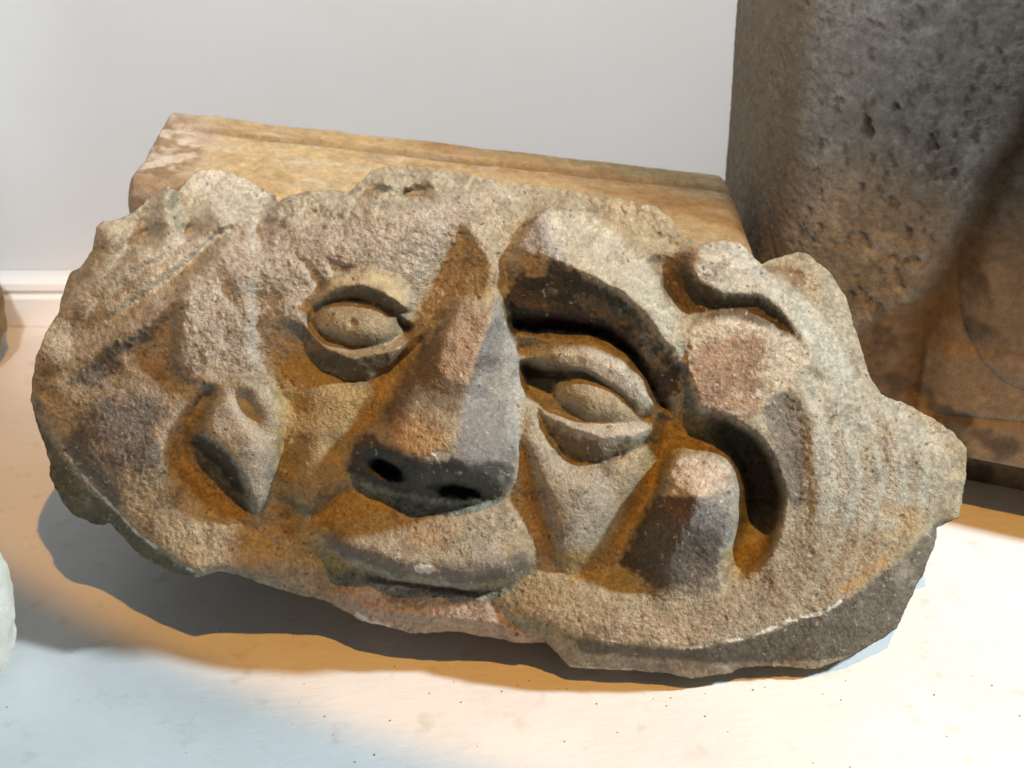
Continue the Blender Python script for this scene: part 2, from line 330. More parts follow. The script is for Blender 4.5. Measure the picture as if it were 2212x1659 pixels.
 lobe_rt=[(1560,985,-40),(1584,1016,5),(1589,1052,40),(1587,1100,38),(1582,1140,30),(1562,1200,8),(1566,1245,-15),(1550,1284,-12)],
 lobe_base=[(1580,985,-110),(1597,1020,-130),(1602,1054,-140),(1598,1120,-130),(1576,1200,-70)],
 lobe_top=[(1459,990,15),(1500,996,12),(1545,994,8),(1584,1016,5)],
 lobe_edge=[(1433,1068,50),(1508,1073,92),(1589,1052,40)],
 lobe_ridge=[(1508,1073,92),(1482,1137,72),(1448,1205,38),(1436,1265,0)],
 lobe_leftt=[(1459,990,15),(1440,1030,35),(1433,1068,50),(1400,1120,25),(1370,1180,-25),(1390,1240,-30)],
 lobe_left=[(1446,985,-50),(1424,1040,-70),(1410,1080,-75),(1376,1130,-80),(1338,1190,-78),(1345,1225,-68)],
 lobe_back=[(1470,968,-55),(1520,968,-65),(1548,972,-75)],
 mid_r=[(1455,905,-75),(1490,930,-72),(1530,940,-80)],
 scal_l=[(1652,884,-12),(1672,960,-10),(1698,1052,-18),(1700,1116,-25),(1690,1160,-32)],
 scal_f=[(1686,880,-24),(1700,905,-27),(1712,970,-27),(1722,1060,-28),(1712,1140,-34)],
 scal_r=[(1696,856,-26),(1720,870,-25),(1734,905,-24),(1744,967,-22),(1750,1060,-24),(1742,1150,-33)],
 scal_e=[(1710,840,-20),(1734,860,-15),(1750,903,-12),(1761,967,-9),(1768,1060,-13),(1760,1152,-28)],
 hood_s=[(1775,820,-84),(1830,900,-60),(1855,1000,-52),(1862,1095,-54),(1840,1180,-60)],
 hood_s2=[(1900,880,-126),(1950,930,-100),(1970,1000,-92)],
 hood_r=[(1900,1130,-75),(1940,1120,-90),(1990,1080,-110)],
 hair_edge=[(1500,580,15),(1509,612,18),(1566,636,12),(1641,634,-12),(1677,660,-25),(1716,708,-45),(1748,748,-62),(1775,800,-80)],
 hair_top=[(1516,548,-35),(1560,545,-45),(1600,560,-55),(1645,600,-70),(1700,640,-75),(1740,690,-85),(1775,760,-100),(1810,830,-110)],
 hair_low=[(1480,575,-45),(1492,624,-50),(1560,654,-50),(1640,655,-62),(1672,680,-68),(1706,718,-66)],
 hair_fl=[(1405,568,-85),(1440,590,-85),(1462,630,-80),(1475,668,-55),(1502,684,-45),(1560,679,-45),(1630,685,-55),(1690,718,-66)],
 hair_up=[(1400,552,-55),(1440,545,-70),(1470,548,-60),(1492,540,-50)],
 notch=[(1660,585,-235),(1700,592,-240),(1730,612,-225),(1742,650,-200)],
 lobe_out=[(1700,570,-240),(1745,580,-232),(1775,630,-215),(1795,690,-200),(1825,770,-185),(1860,840,-170)],
 crown_r=[(1200,430,-150),(1290,450,-140),(1380,480,-130),(1430,510,-110)],
 band=[(1300,1425,-50),(1420,1425,-45),(1540,1430,-45),(1640,1410,-60),(1760,1395,-80),(1860,1350,-105),(1940,1270,-135)],
 bandL=[(105,960,-300),(150,1050,-285),(220,1100,-250),(300,1180,-200)],
)
STEP = 2.2
xs = np.arange(56, 2100, STEP); ys = np.arange(330, 1478, STEP)
GX, GY = np.meshgrid(xs, ys); GH, GW = GX.shape

def build_height():
    V, E, HH = [], [], []
    key = {}
    def vid(p):
        k = (round(p[0], 1), round(p[1], 1))
        if k not in key:
            key[k] = len(V); V.append(Vector((p[0], p[1]))); HH.append(p[2])
        return key[k]
    def addline(pts, close=False):
        ids = [vid(p) for p in pts]
        for a, c in zip(ids[:-1], ids[1:]): E.append((a, c))
        if close: E.append((ids[-1], ids[0]))
    addline(OUT, True)
    for k, l in LINES.items(): addline(l)
    for p in [(0,250,-600),(2200,250,-400),(2200,1600,-250),(0,1600,-300),(0,900,-400),(2200,900,-250),(1100,1600,-150),(1100,250,-500)]: vid(p)
    r = delaunay_2d_cdt(V, E, [], 0, 1e-4)
    nv, ne, nf, ov = r[0], r[1], r[2], r[3]
    h = np.zeros(len(nv)); bad = []
    for i, o in enumerate(ov):
        if o: h[i] = HH[o[0]]
        else:
            p = nv[i]; acc = []
            for a, c in E:
                A, B = V[a], V[c]; d = B-A; t = max(0, min(1, (p-A).dot(d)/max(d.dot(d), 1e-9)))
                if (A + d*t - p).length < 0.05: acc.append(HH[a]*(1-t)+HH[c]*t)
            h[i] = sum(acc)/max(len(acc), 1); bad.append((round(p.x), round(p.y)))
    if bad: print('CROSSINGS', bad)
    Z = np.full(GX.shape, np.nan)
    for f in nf:
        for t in range(1, len(f)-1):
            a, b_, c = f[0], f[t], f[t+1]
            P = [nv[a], nv[b_], nv[c]]; hz = [h[a], h[b_], h[c]]
            x0 = max(0, int((min(p.x for p in P)-xs[0])/STEP)); x1 = min(GW, int((max(p.x for p in P)-xs[0])/STEP)+2)
            y0 = max(0, int((min(p.y for p in P)-ys[0])/STEP)); y1 = min(GH, int((max(p.y for p in P)-ys[0])/STEP)+2)
            if x1 <= x0 or y1 <= y0: continue
            X = GX[y0:y1, x0:x1]; Y = GY[y0:y1, x0:x1]
            den = (P[1].y-P[2].y)*(P[0].x-P[2].x)+(P[2].x-P[1].x)*(P[0].y-P[2].y)
            if abs(den) < 1e-9: continue
            l0 = ((P[1].y-P[2].y)*(X-P[2].x)+(P[2].x-P[1].x)*(Y-P[2].y))/den
            l1 = ((P[2].y-P[0].y)*(X-P[2].x)+(P[0].x-P[2].x)*(Y-P[2].y))/den
            l2 = 1-l0-l1; k = (l0 > -1e-6) & (l1 > -1e-6) & (l2 > -1e-6)
            sub = Z[y0:y1, x0:x1]; sub[k] = (l0*hz[0]+l1*hz[1]+l2*hz[2])[k]
    Z[np.isnan(Z)] = -300
    return Z

P_NOSE = LINES['nose_edge']
P_BROW = LINES['frown2'][::-1] + LINES['brow_top'] + [(1480,785)] + LINES['brow_bot'][::-1]
P_EYER = LINES['lid_top'] + [(1436,892),(1405,930)] + LINES['llid_bot'][::-1] + [(1150,870),(1128,800)]
P_EYEL = LINES['eyeL_out'] + [(912,730)] + LINES['eyeL_lout'][::-1]
P_EARL = LINES['ear_top'][:-1]
P_LOBE = LINES['lobe_rt'] + [(1480,1290),(1400,1262)] + LINES['lobe_left'][::-1] + LINES['lobe_back']
P_LIP = LINES['lip_top'] + LINES['lip_under'][::-1]
P_CHIN = [(690,1290),(760,1262),(865,1262),(1000,1282),(1062,1296),(1100,1336),(1150,1376),(1190,1395),(1130,1400),(960,1372),(836,1362),(732,1322)]
P_FORE = [(590,470),(480,525),(424,593),(384,645),(384,777),(410,815),(540,810),(575,800),(640,760),(660,690),(700,605),(800,576),(880,600),(905,640),(985,500),(1080,420),(960,430),(770,485),(640,490)]
P_CROWN = [(600,490),(771,487),(1011,421),(1150,440),(1300,470),(1440,540),(1500,540),(1480,490),(1400,430),(1230,400),(1000,360),(800,350),(600,400)]

SD_OUT = poly_sd(GX, GY, OUT) + 4.0*fbm(GX, GY, 46, 501, 4, 0.6) + 1.2*vnoise(GX, GY, 9, 507)
sd_fore = poly_sd(GX, GY, P_FORE); sd_crown = poly_sd(GX, GY, P_CROWN)
sd_chin = poly_sd(GX, GY, P_CHIN)

Hraw = build_height()
def dome(H, cx_, cy_, ax_, ay_, ang, lo, hi):
    c, sn = math.cos(R(ang)), math.sin(R(ang)); x = GX-cx_; y = GY-cy_
    r2 = ((c*x+sn*y)/ax_)**2 + ((-sn*x+c*y)/ay_)**2
    return np.maximum(H, np.where(r2 < 1, lo + (hi-lo)*np.sqrt(np.clip(1-r2, 0, 1)), -999))
for nm, w_, d_ in [('eyeL_in', 7, 34), ('eye_in', 8, 40), ('eye_pit', 12, 26), ('eyeL_lin', 5, 12), ('llid_in', 5, 10), ('naso', 9, 10), ('ear_right', 8, 6), ('brow_in', 8, 20), ('cheekL_end2', 7, 12), ('lip_under', 3.5, 12), ('eyeL_lout', 6, 8), ('llid_bot', 6, 8)]:
    Hraw = Hraw - d_*np.exp(-0.5*(line_d(GX, GY, LINES[nm])/w_)**2)
Hraw = dome(Hraw, 768, 701, 92, 52, 6, -40, 40)
Hraw = dome(Hraw, 1288, 868, 98, 54, 20, -62, 26)
# worn arrises: wander every edge a little before softening
wx_ = 6.0*fbm(GX, GY, 40, 511, 4, 0.6); wy_ = 6.0*fbm(GX, GY, 40, 521, 4, 0.6)
def warp(A, dx, dy):
    fx = np.clip((GX+dx-xs[0])/STEP, 0, GW-1.001); fy = np.clip((GY+dy-ys[0])/STEP, 0, GH-1.001)
    i = fx.astype(int); j = fy.astype(int); u = fx-i; v = fy-j
    return (A[j, i]*(1-u)+A[j, i+1]*u)*(1-v) + (A[j+1, i]*(1-u)+A[j+1, i+1]*u)*v
Hraw = warp(Hraw, wx_, wy_)
s1 = blur(Hraw, 1.1); s2 = blur(Hraw, 3.0); s3 = blur(Hraw, 8.0)
m3 = np.zeros_like(GX)
for (cx_, cy_, sx_, sy_) in [(690,950,60,90),(1265,1085,90,90),(250,920,130,120),(1930,1120,50,60),(1450,1335,300,30),(760,550,160,28),(930,1130,130,30),(1180,1150,40,60),(640,1160,50,40)]:
    m3 = np.maximum(m3, gauss(GX, GY, cx_, cy_, sx_, sy_))
m3 = np.clip(m3*1.4, 0, 1)
m1 = np.maximum.reduce([ss(-30, 5, poly_sd(GX, GY, P_EYEL)), ss(-30, 5, poly_sd(GX, GY, P_EYER)), ss(-40, 0, poly_sd(GX, GY, P_BROW))*0.85, ss(-25, 5, poly_sd(GX, GY, [(1118,690),(1227,684),(1330,705),(1450,850),(1430,890),(1330,760),(1119,760)])), ss(-20, 10, sd_chin)])
H = s2*(1-m3) + s3*m3
H = H*(1-m1) + s1*m1
mt = np.clip(1.3*gauss(GX, GY, 935, 950, 85, 45, 20), 0, 1)*ss(0, 30, poly_sd(GX, GY, P_NOSE))*0.8
mn = ss(-5, 40, poly_sd(GX, GY, P_NOSE))*0.5
H = H*(1-mn) + (0.5*s2 + 0.5*blur(Hraw, 6.0))*mn
H += 165*np.clip((640-GX)/570, 0, 1)**1.15
H = H*(1-mt) + blur(Hraw, 9.0)*mt
# sweeping locks of hair: stepped flutes that follow guide curves
def sline(pts):
    p_ = np.asarray(pts, float); d2 = np.full(GX.shape, 1e12); sg = np.zeros(GX.shape); ar = np.zeros(GX.shape); acc = 0
    for i in range(len(p_)-1):
        ax, ay = p_[i]; bx, by = p_[i+1]; ex, ey = bx-ax, by-ay; l_ = math.hypot(ex, ey)
        wx, wy = GX-ax, GY-ay; t = np.clip((wx*ex+wy*ey)/(l_*l_), 0, 1); dd = (wx-ex*t)**2+(wy-ey*t)**2
        k = dd < d2; d2 = np.where(k, dd, d2); sg = np.where(k, np.sign(ex*wy-ey*wx), sg); ar = np.where(k, acc+l_*t, ar); acc += l_
    return np.sqrt(d2)*sg, ar/acc
def saw(x): f = x-np.floor(x); return np.where(f < 0.82, f/0.82, (1-f)/0.18) - 0.5
dR, tR = sline([(1625,545),(1700,630),(1765,730),(1800,830),(1832,930),(1848,1030),(1842,1120),(1810,1210),(1730,1290),(1600,1340)])
fl = -dR + 16*vnoise(GX, GY, 170, 601) + 5*vnoise(GX, GY, 50, 602)
mR = ss(-70, -35, fl)*ss(190, 130, fl)*ss(0.10, 0.25, tR)*ss(0.95, 0.72, tR)*(poly_sd(GX, GY, LINES['temple_f']) < 0)
mR = mR*(poly_sd(GX, GY, LINES['hol_edge']+LINES['lobe_rt'][::-1]) < -4)*ss(0, 40, SD_OUT)
H += mR*12*blur(saw(fl/52.0), 1.5)
dL, tL = sline([(600,455),(535,490),(480,523),(424,592),(372,648),(250,740),(130,800)])
fl2 = dL + 7*vnoise(GX, GY, 110, 611)
mL = ss(4, 22, fl2)*ss(150, 95, fl2)*ss(0.06, 0.2, tL)*ss(1.0, 0.9, tL)
H += mL*7*blur(saw(-fl2/50 + 0.35), 2.0)
# local carving
nqx = GX + 7*fbm(GX, GY, 30, 701, 3); nqy = GY + 6*fbm(GX, GY, 30, 711, 3)
H -= 110*np.clip(gauss(nqx, nqy, 838, 1010, 24, 12, 24)*1.25, 0, 1)
H -= 100*np.clip(gauss(nqx, nqy, 990, 1058, 36, 9, 10)*1.25, 0, 1)
H -= 12*gauss(GX, GY, 762, 697, 6, 6)
H -= 30*np.clip(1.5*gauss(GX, GY, 534, 882, 14, 30, -35), 0, 1) - 14*gauss(GX, GY, 540, 940, 30, 60)       # dent in the ear
H -= 16*gauss(GX, GY, 112, 858, 13, 10)
H -= 14*ss(-6, 18, poly_sd(GX, GY, [(640,555),(668,560),(715,620),(690,640),(655,590)]))
H -= 12*ss(-5, 12, poly_sd(GX, GY, [(705,555),(720,562),(765,578),(750,592),(712,600)]))
H -= 75*gauss(GX, GY, 890, 424, 30, 13, -10) + 45*gauss(GX, GY, 985, 408, 22, 8) + 40*gauss(GX, GY, 790, 425, 22, 8, -30) - 45*gauss(GX, GY, 835, 392, 22, 14) - 40*gauss(GX, GY, 930, 392, 20, 10)
H -= 85*gauss(GX, GY, 408, 500, 22, 13, -20) + 60*gauss(GX, GY, 318, 512, 14, 16, 20) + 50*gauss(GX, GY, 385, 445, 10, 20)
H -= 45*gauss(GX, GY, 272, 545, 12, 40, 40)
H += 60*gauss(GX, GY, 360, 430, 16, 26, 30) + 45*gauss(GX, GY, 236, 505, 22, 20) + 40*gauss(GX, GY, 355, 475, 22, 12, -20)
H += 30*gauss(GX, GY, 625, 445, 24, 18) - 20*gauss(GX, GY, 665, 470, 18, 12)
# weathering relief
rough = np.clip(ss(-18, 25, sd_fore)*1.0 + ss(-10, 25, sd_crown)*1.6 + 0.8*ss(0, 10, sd_chin) + 1.2*gauss(GX, GY, 380, 460, 120, 45), 0, 1.8)
H += rough*(9.0*fbm(GX, GY, 52, 11, 5, 0.56) + 1.6*fbm(GX, GY, 14, 21, 3))
H += 55*ss(-10, 25, sd_crown)*np.abs(fbm(GX, GY, 80, 531, 4, 0.62)) + 26*gauss(GX, GY, 370, 460, 110, 40)*fbm(GX, GY, 55, 541, 4, 0.6)
WORN = np.clip(np.maximum.reduce([gauss(GX, GY, 690, 960, 60, 100), gauss(GX, GY, 1260, 1080, 80, 80), mn*1.2, ss(-5, 15, poly_sd(GX, GY, P_EYEL)), ss(-5, 15, poly_sd(GX, GY, P_EYER)), ss(-5, 20, poly_sd(GX, GY, P_LIP)), ss(-5, 25, poly_sd(GX, GY, P_EARL)), gauss(GX, GY, 1350, 570, 80, 70)]), 0, 1)
H += (6.0*fbm(GX, GY, 34, 37, 4, 0.6))*np.maximum(ss(-5, 15, poly_sd(GX, GY, P_LOBE)), 0.5*ss(-5, 15, poly_sd(GX, GY, P_BROW)))
H += (1 - 0.45*WORN)*(2.0*fbm(GX, GY, 15, 41, 2, 0.75) + 1.3*vnoise(GX, GY, 6.4, 43))
H += 3.4*fbm(GX, GY, 60, 31, 4, 0.55) + 4.5*fbm(GX, GY, 130, 33, 3, 0.5) + 3.5*mn*fbm(GX, GY, 45, 35, 4, 0.6) - 3.0*ss(0.45, 0.8, fbm(GX, GY, 20, 47, 3, 0.6))
# faint tooling flutes on the hood
H += 2.0*np.sin((GX*0.72 + GY*0.70)/17 + 1.5*vnoise(GX, GY, 120, 5))*gauss(GX, GY, 300, 640, 110, 60)

# ---- colours (dry stone, patina, fresh breaks, chips, some painted light and shade)
def mixc(C, col, m_):
    m_ = np.clip(m_, 0, 1)[..., None]; return C*(1-m_) + np.array(col)*m_
def patch(pts, soft_=10, wob=10, seed=1):
    sd = poly_sd(GX, GY, pts) + wob*fbm(GX, GY, 30, seed, 4, 0.6)
    return ss(-soft_, soft_, sd + 0.5*wob*vnoise(GX, GY, 9, seed+50))
n_big = fbm(GX, GY, 260, 51, 5, 0.55); n_mid = fbm(GX, GY, 70, 61, 5, 0.6); n_fin = fbm(GX, GY, 6.5, 71, 2, 0.8)
C = np.ones(GX.shape + (3,))*np.array([0.39, 0.35, 0.265])
C = mixc(C, (0.36, 0.265, 0.135), ss(-0.15, 0.55, n_big)*0.6)
def band(poly, soft_=14, wob=12, seed=3): return patch(poly, soft_, wob, seed)
# forehead, temple: mauve grey, dark flecks
C = mixc(C, (0.43, 0.39, 0.345), patch(P_FORE, 20, 14, 301)*0.85)
C = mixc(C, (0.50, 0.46, 0.41), patch([(400,650),(430,600),(520,590),(545,660),(540,760),(500,800),(420,830),(385,850),(370,900),(350,1010),(380,1020),(400,900),(440,830),(390,780)], 14, 14, 303)*0.75)
C = mixc(C, (0.47, 0.43, 0.37), patch([(400,345),(540,390),(595,425),(585,460),(545,490),(465,500),(450,440)], 12, 12, 304)*0.8)
C = mixc(C, (0.52, 0.47, 0.385), patch([(590,470),(480,525),(372,650),(250,740),(120,790),(90,740),(180,600),(300,520)], 16, 14, 305)*0.75)  # upper drape: colour lightened to stand in for lamp light it lacks
C = mixc(C, (0.50, 0.475, 0.42), patch([(180,765),(250,715),(330,672),(372,640),(360,655),(280,715),(190,775)], 10, 8, 306)*0.8)  # painted highlight along the hood crease
# left hood face, blue-black stains, tan foot
C = mixc(C, (0.36, 0.30, 0.235), patch([(84,860),(150,800),(250,745),(372,655),(380,790),(360,980),(280,1060),(190,1040),(120,940)], 16, 14, 307)*0.8)
C = mixc(C, (0.10, 0.105, 0.115), patch([(150,828),(185,795),(235,752),(330,702),(350,712),(262,770),(248,806),(205,838),(165,838)], 8, 16, 308)*0.9)
C = mixc(C, (0.145, 0.148, 0.165), patch([(165,905),(205,868),(260,848),(330,858),(350,885),(330,925),(350,1000),(270,1030),(250,1095),(200,1040),(148,960)], 10, 22, 309)*0.75)
C = mixc(C, (0.12, 0.12, 0.135), patch([(142,935),(180,930),(200,990),(280,1090),(250,1102),(195,1040),(150,985)], 8, 10, 310)*0.85)
C = mixc(C, (0.48, 0.40, 0.30), patch([(88,850),(130,850),(165,890),(150,950),(110,930),(90,890)], 8, 10, 311)*0.8)
C = mixc(C, (0.45, 0.38, 0.265), patch([(300,1060),(400,1060),(540,1140),(620,1190),(640,1260),(430,1240),(300,1150),(260,1105)], 18, 16, 312)*0.8)
C = mixc(C, (0.44, 0.34, 0.25), patch([(430,1220),(560,1200),(690,1240),(780,1260),(640,1285),(470,1236)], 12, 12, 313)*0.7)
# ochre in the smooth hollows, part stain, part warm lamp light painted in
C = mixc(C, (0.42, 0.315, 0.145), patch([(590,800),(650,770),(720,820),(800,820),(900,740),(830,870),(760,950),(745,1040),(660,1110),(610,1080),(590,960)], 14, 10, 314)*0.8)
C = mixc(C, (0.43, 0.30, 0.10), patch([(590,1090),(660,1125),(750,1050),(830,1070),(860,1110),(740,1120),(690,1150),(730,1200),(790,1240),(700,1240),(620,1160)], 12, 10, 315)*0.85)
C = mixc(C, (0.38, 0.265, 0.115), patch([(900,660),(960,590),(995,490),(1040,540),(1075,600),(1060,640),(980,650),(930,700)], 12, 10, 316)*0.8)
C = mixc(C, (0.40, 0.27, 0.09), patch([(1440,900),(1500,890),(1560,930),(1560,980),(1460,980),(1400,1090),(1330,1200),(1240,1260),(1180,1200),(1300,1180),(1380,1060)], 12, 12, 317)*0.85)
C = mixc(C, (0.36, 0.21, 0.06), patch([(1118,950),(1140,960),(1165,1080),(1200,1200),(1170,1200),(1130,1060)], 6, 5, 318)*0.8)
C = mixc(C, (0.38, 0.25, 0.09), patch([(1570,1190),(1610,1180),(1670,1160),(1640,1230),(1600,1258),(1566,1250)], 10, 8, 319)*0.8)
C = mixc(C, (0.37, 0.245, 0.09), patch([(410,900),(440,880),(430,950),(520,1050),(560,1150),(620,1100),(600,960),(620,860),(640,1080),(640,1150),(560,1150),(440,1090),(370,1010),(365,960)], 10, 10, 320)*0.7)
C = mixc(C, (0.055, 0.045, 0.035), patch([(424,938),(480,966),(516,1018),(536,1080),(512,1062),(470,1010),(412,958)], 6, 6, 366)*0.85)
C = mixc(C, (0.47, 0.43, 0.37), patch([(476,838),(520,826),(572,838),(600,878),(592,948),(576,1028),(560,1125),(520,1018),(482,966),(440,930)], 8, 8, 367)*0.6)
# left eye
C = mixc(C, (0.50, 0.42, 0.26), patch([(690,640),(711,602),(801,580),(862,600),(884,640),(874,668),(831,634),(771,612)], 8, 6, 321)*0.85)  # upper lid top painted pale yellow as lit by the warm lamp
C = mixc(C, (0.20, 0.14, 0.07), patch([(655,745),(662,715),(703,752),(765,772),(835,758),(890,730),(850,795),(770,822),(690,795)], 8, 8, 322)*0.75)
C = mixc(C, (0.22, 0.15, 0.10), patch([(696,640),(771,616),(831,638),(890,708),(880,716),(826,680),(771,652),(705,666)], 6, 6, 323)*0.7)
# right eye and brow
C = mixc(C, (0.50, 0.47, 0.385), patch([(1180,452),(1290,470),(1392,566),(1461,686),(1480,716),(1476,785),(1407,686),(1347,626),(1272,590),(1185,556),(1150,540)], 12, 10, 324)*0.9)
C = mixc(C, (0.34, 0.33, 0.34), patch([(1155,480),(1185,455),(1200,520),(1230,570),(1180,552),(1150,545),(1125,530)], 8, 8, 325)*0.7)
C = mixc(C, (0.034, 0.027, 0.02), patch([(1108,600),(1140,580),(1185,565),(1272,598),(1347,648),(1400,705),(1440,760),(1472,800),(1466,850),(1436,866),(1400,810),(1330,730),(1227,712),(1100,725),(1080,650)], 10, 14, 326)*0.92)  # brow underface: dark patina, deepened to paint in the shade
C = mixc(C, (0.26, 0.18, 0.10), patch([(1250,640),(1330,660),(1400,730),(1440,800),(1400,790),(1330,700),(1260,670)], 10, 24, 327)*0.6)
C = mixc(C, (0.48, 0.32, 0.16), patch([(1128,560),(1160,548),(1188,572),(1180,598),(1135,600)], 5, 5, 328)*0.9)
C = mixc(C, (0.52, 0.49, 0.43), patch([(1200,770),(1280,745),(1340,780),(1400,850),(1430,888),(1400,886),(1340,840),(1270,800)], 8, 8, 329)*0.85)
C = mixc(C, (0.52, 0.48, 0.42), patch([(1180,880),(1240,905),(1330,915),(1400,908),(1398,945),(1320,960),(1250,945)], 8, 8, 330)*0.8)
C = mixc(C, (0.13, 0.09, 0.05), patch([(1175,910),(1250,950),(1330,962),(1360,972),(1296,1002),(1240,998),(1200,960)], 8, 10, 331)*0.75)
# nose: patinated, with worn facets and a painted light strip
C = mixc(C, (0.25, 0.24, 0.25), patch([(1070,650),(1112,720),(1124,872),(1112,1020),(1060,1010),(1000,1010),(985,950),(1000,880),(1036,752)], 8, 10, 332)*0.8)
C = mixc(C, (0.14, 0.105, 0.08), patch([(960,700),(1000,660),(1060,680),(1030,800),(985,900),(900,870),(835,930),(830,880),(900,780)], 10, 12, 333)*0.8)
C = mixc(C, (0.45, 0.345, 0.265), patch([(996,655),(1066,672),(1040,745),(1010,830),(960,815),(938,782),(965,715)], 5, 5, 334)*0.92)
C = mixc(C, (0.46, 0.31, 0.155), patch([(836,932),(889,900),(945,925),(976,975),(940,985),(905,990),(868,976)], 6, 7, 335)*0.9)
C = mixc(C, (0.34, 0.22, 0.14), patch([(850,900),(889,874),(940,890),(965,930),(900,910),(850,935)], 6, 8, 336)*0.7)
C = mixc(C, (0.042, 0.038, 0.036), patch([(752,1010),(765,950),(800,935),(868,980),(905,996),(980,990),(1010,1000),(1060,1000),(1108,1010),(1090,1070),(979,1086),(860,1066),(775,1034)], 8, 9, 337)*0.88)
C = mixc(C, (0.46, 0.44, 0.41), patch([(1088,690),(1124,780),(1130,872),(1120,980),(1098,940),(1086,780)], 7, 7, 338)*0.85)  # cool lamp light painted on the flaring right edge
# mouth
C = mixc(C, (0.42, 0.31, 0.20), patch([(860,1120),(970,1100),(985,1150),(950,1200),(880,1180)], 12, 10, 339)*0.7)
C = mixc(C, (0.17, 0.145, 0.125), patch([(692,1160),(718,1135),(745,1155),(800,1180),(870,1208),(930,1215),(1050,1212),(1140,1190),(1140,1220),(1090,1254),(1000,1266),(868,1247),(738,1200)], 7, 10, 340)*0.8)
C = mixc(C, (0.38, 0.36, 0.35), patch([(1000,1140),(1060,1160),(1090,1200),(1060,1215),(1020,1200)], 8, 12, 341)*0.5)
C = mixc(C, (0.56, 0.41, 0.32), patch(P_CHIN, 6, 6, 342)*0.85)
C = mixc(C, (0.17, 0.145, 0.125), patch([(800,1275),(900,1268),(1060,1290),(1080,1310),(980,1305),(900,1308),(850,1300)], 8, 14, 343)*0.6)
# right cheek
C = mixc(C, (0.43, 0.385, 0.32), patch([(1130,930),(1180,960),(1250,1030),(1340,1010),(1330,1080),(1250,1190),(1215,1190),(1170,1060)], 14, 12, 344)*0.8)
C = mixc(C, (0.30, 0.28, 0.27), patch([(1140,960),(1165,970),(1200,1080),(1220,1180),(1205,1180),(1170,1080)], 6, 10, 345)*0.55)
# right lobe
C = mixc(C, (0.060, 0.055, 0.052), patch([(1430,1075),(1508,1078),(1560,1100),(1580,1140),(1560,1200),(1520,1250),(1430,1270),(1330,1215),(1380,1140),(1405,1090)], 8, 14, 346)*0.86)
C = mixc(C, (0.27, 0.26, 0.26), patch([(1510,1076),(1586,1055),(1586,1120),(1570,1180),(1530,1140),(1490,1130)], 7, 12, 347)*0.75)
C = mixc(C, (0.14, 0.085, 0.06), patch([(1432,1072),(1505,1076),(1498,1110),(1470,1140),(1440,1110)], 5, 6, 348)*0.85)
C = mixc(C, (0.56, 0.465, 0.385), patch([(1457,985),(1546,985),(1582,1012),(1588,1050),(1508,1073),(1431,1069)], 5, 6, 349)*0.9)
C = mixc(C, (0.20, 0.17, 0.145), patch([(1440,1210),(1540,1200),(1560,1260),(1540,1290),(1440,1280)], 12, 20, 350)*0.6)
# right temple, hair, scallop, hood
C = mixc(C, (0.55, 0.475, 0.37), patch([(1480,710),(1557,685),(1640,696),(1760,765),(1700,845),(1645,885),(1600,905),(1500,890),(1476,800)], 6, 6, 351)*0.85)
C = mixc(C, (0.33, 0.20, 0.125), patch([(1505,770),(1530,735),(1580,718),(1640,735),(1672,775),(1655,830),(1640,880),(1610,905),(1540,895),(1510,860)], 9, 34, 352)*0.85)
C = mixc(C, (0.50, 0.47, 0.40), patch([(1498,590),(1511,531),(1556,520),(1600,528),(1660,590),(1740,640),(1800,720),(1850,800),(1820,860),(1760,760),(1680,660),(1640,636),(1560,636)], 8, 9, 353)*0.9)
C = mixc(C, (0.11, 0.075, 0.04), patch([(1400,562),(1470,545),(1492,545),(1500,600),(1566,642),(1641,640),(1680,668),(1740,745),(1680,712),(1600,684),(1480,680),(1440,640)], 7, 9, 354)*0.8)  # painted shade in the hollow under the hair
C = mixc(C, (0.31, 0.19, 0.10), patch([(1490,535),(1510,533),(1512,560),(1496,566)], 4, 4, 355)*0.9)
C = mixc(C, (0.24, 0.15, 0.075), patch([(1650,575),(1700,575),(1738,600),(1742,645),(1700,605)], 6, 8, 356)*0.85)
C = mixc(C, (0.17, 0.15, 0.135), patch([(1648,880),(1700,846),(1728,872),(1745,960),(1740,1080),(1715,1100),(1690,1050),(1665,970)], 6, 12, 357)*0.75)
C = mixc(C, (0.46, 0.44, 0.38), patch([(1740,800),(1880,830),(1960,880),(2060,940),(2040,1080),(1900,1150),(1780,1120),(1750,960)], 25, 16, 358)*0.7)
C = mixc(C, (0.33, 0.25, 0.165), patch([(1600,1260),(1750,1130),(1900,1160),(1920,1215),(1780,1310),(1600,1360),(1400,1330)], 30, 30, 359)*0.55)
C = mixc(C, (0.46, 0.36, 0.26), patch([(1130,1290),(1300,1320),(1480,1330),(1560,1360),(1480,1395),(1240,1360),(1140,1325)], 14, 14, 360)*0.7)
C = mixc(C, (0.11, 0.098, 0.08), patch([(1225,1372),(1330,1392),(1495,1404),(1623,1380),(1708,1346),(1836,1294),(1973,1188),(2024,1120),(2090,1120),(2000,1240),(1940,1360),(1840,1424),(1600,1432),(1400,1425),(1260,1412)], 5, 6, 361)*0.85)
C = mixc(C, (0.40, 0.34, 0.27), patch([(1195,1400),(1260,1410),(1400,1425),(1580,1440),(1580,1470),(1400,1470),(1230,1460)], 6, 8, 362)*0.75)
C = mixc(C, (0.13, 0.105, 0.055), patch([(76,900),(110,955),(170,1035),(250,1110),(340,1192),(420,1240),(400,1260),(250,1160),(120,1110),(60,960)], 5, 6, 363)*0.8)
C = mixc(C, (0.45, 0.33, 0.19), patch([(1895,1090),(1990,1085),(2000,1120),(1960,1180),(1950,1140)], 6, 14, 364)*0.8)
C = mixc(C, (0.42, 0.26, 0.12), patch([(1790,1290),(1850,1240),(1915,1205),(1905,1225),(1840,1280)], 6, 14, 365)*0.8)
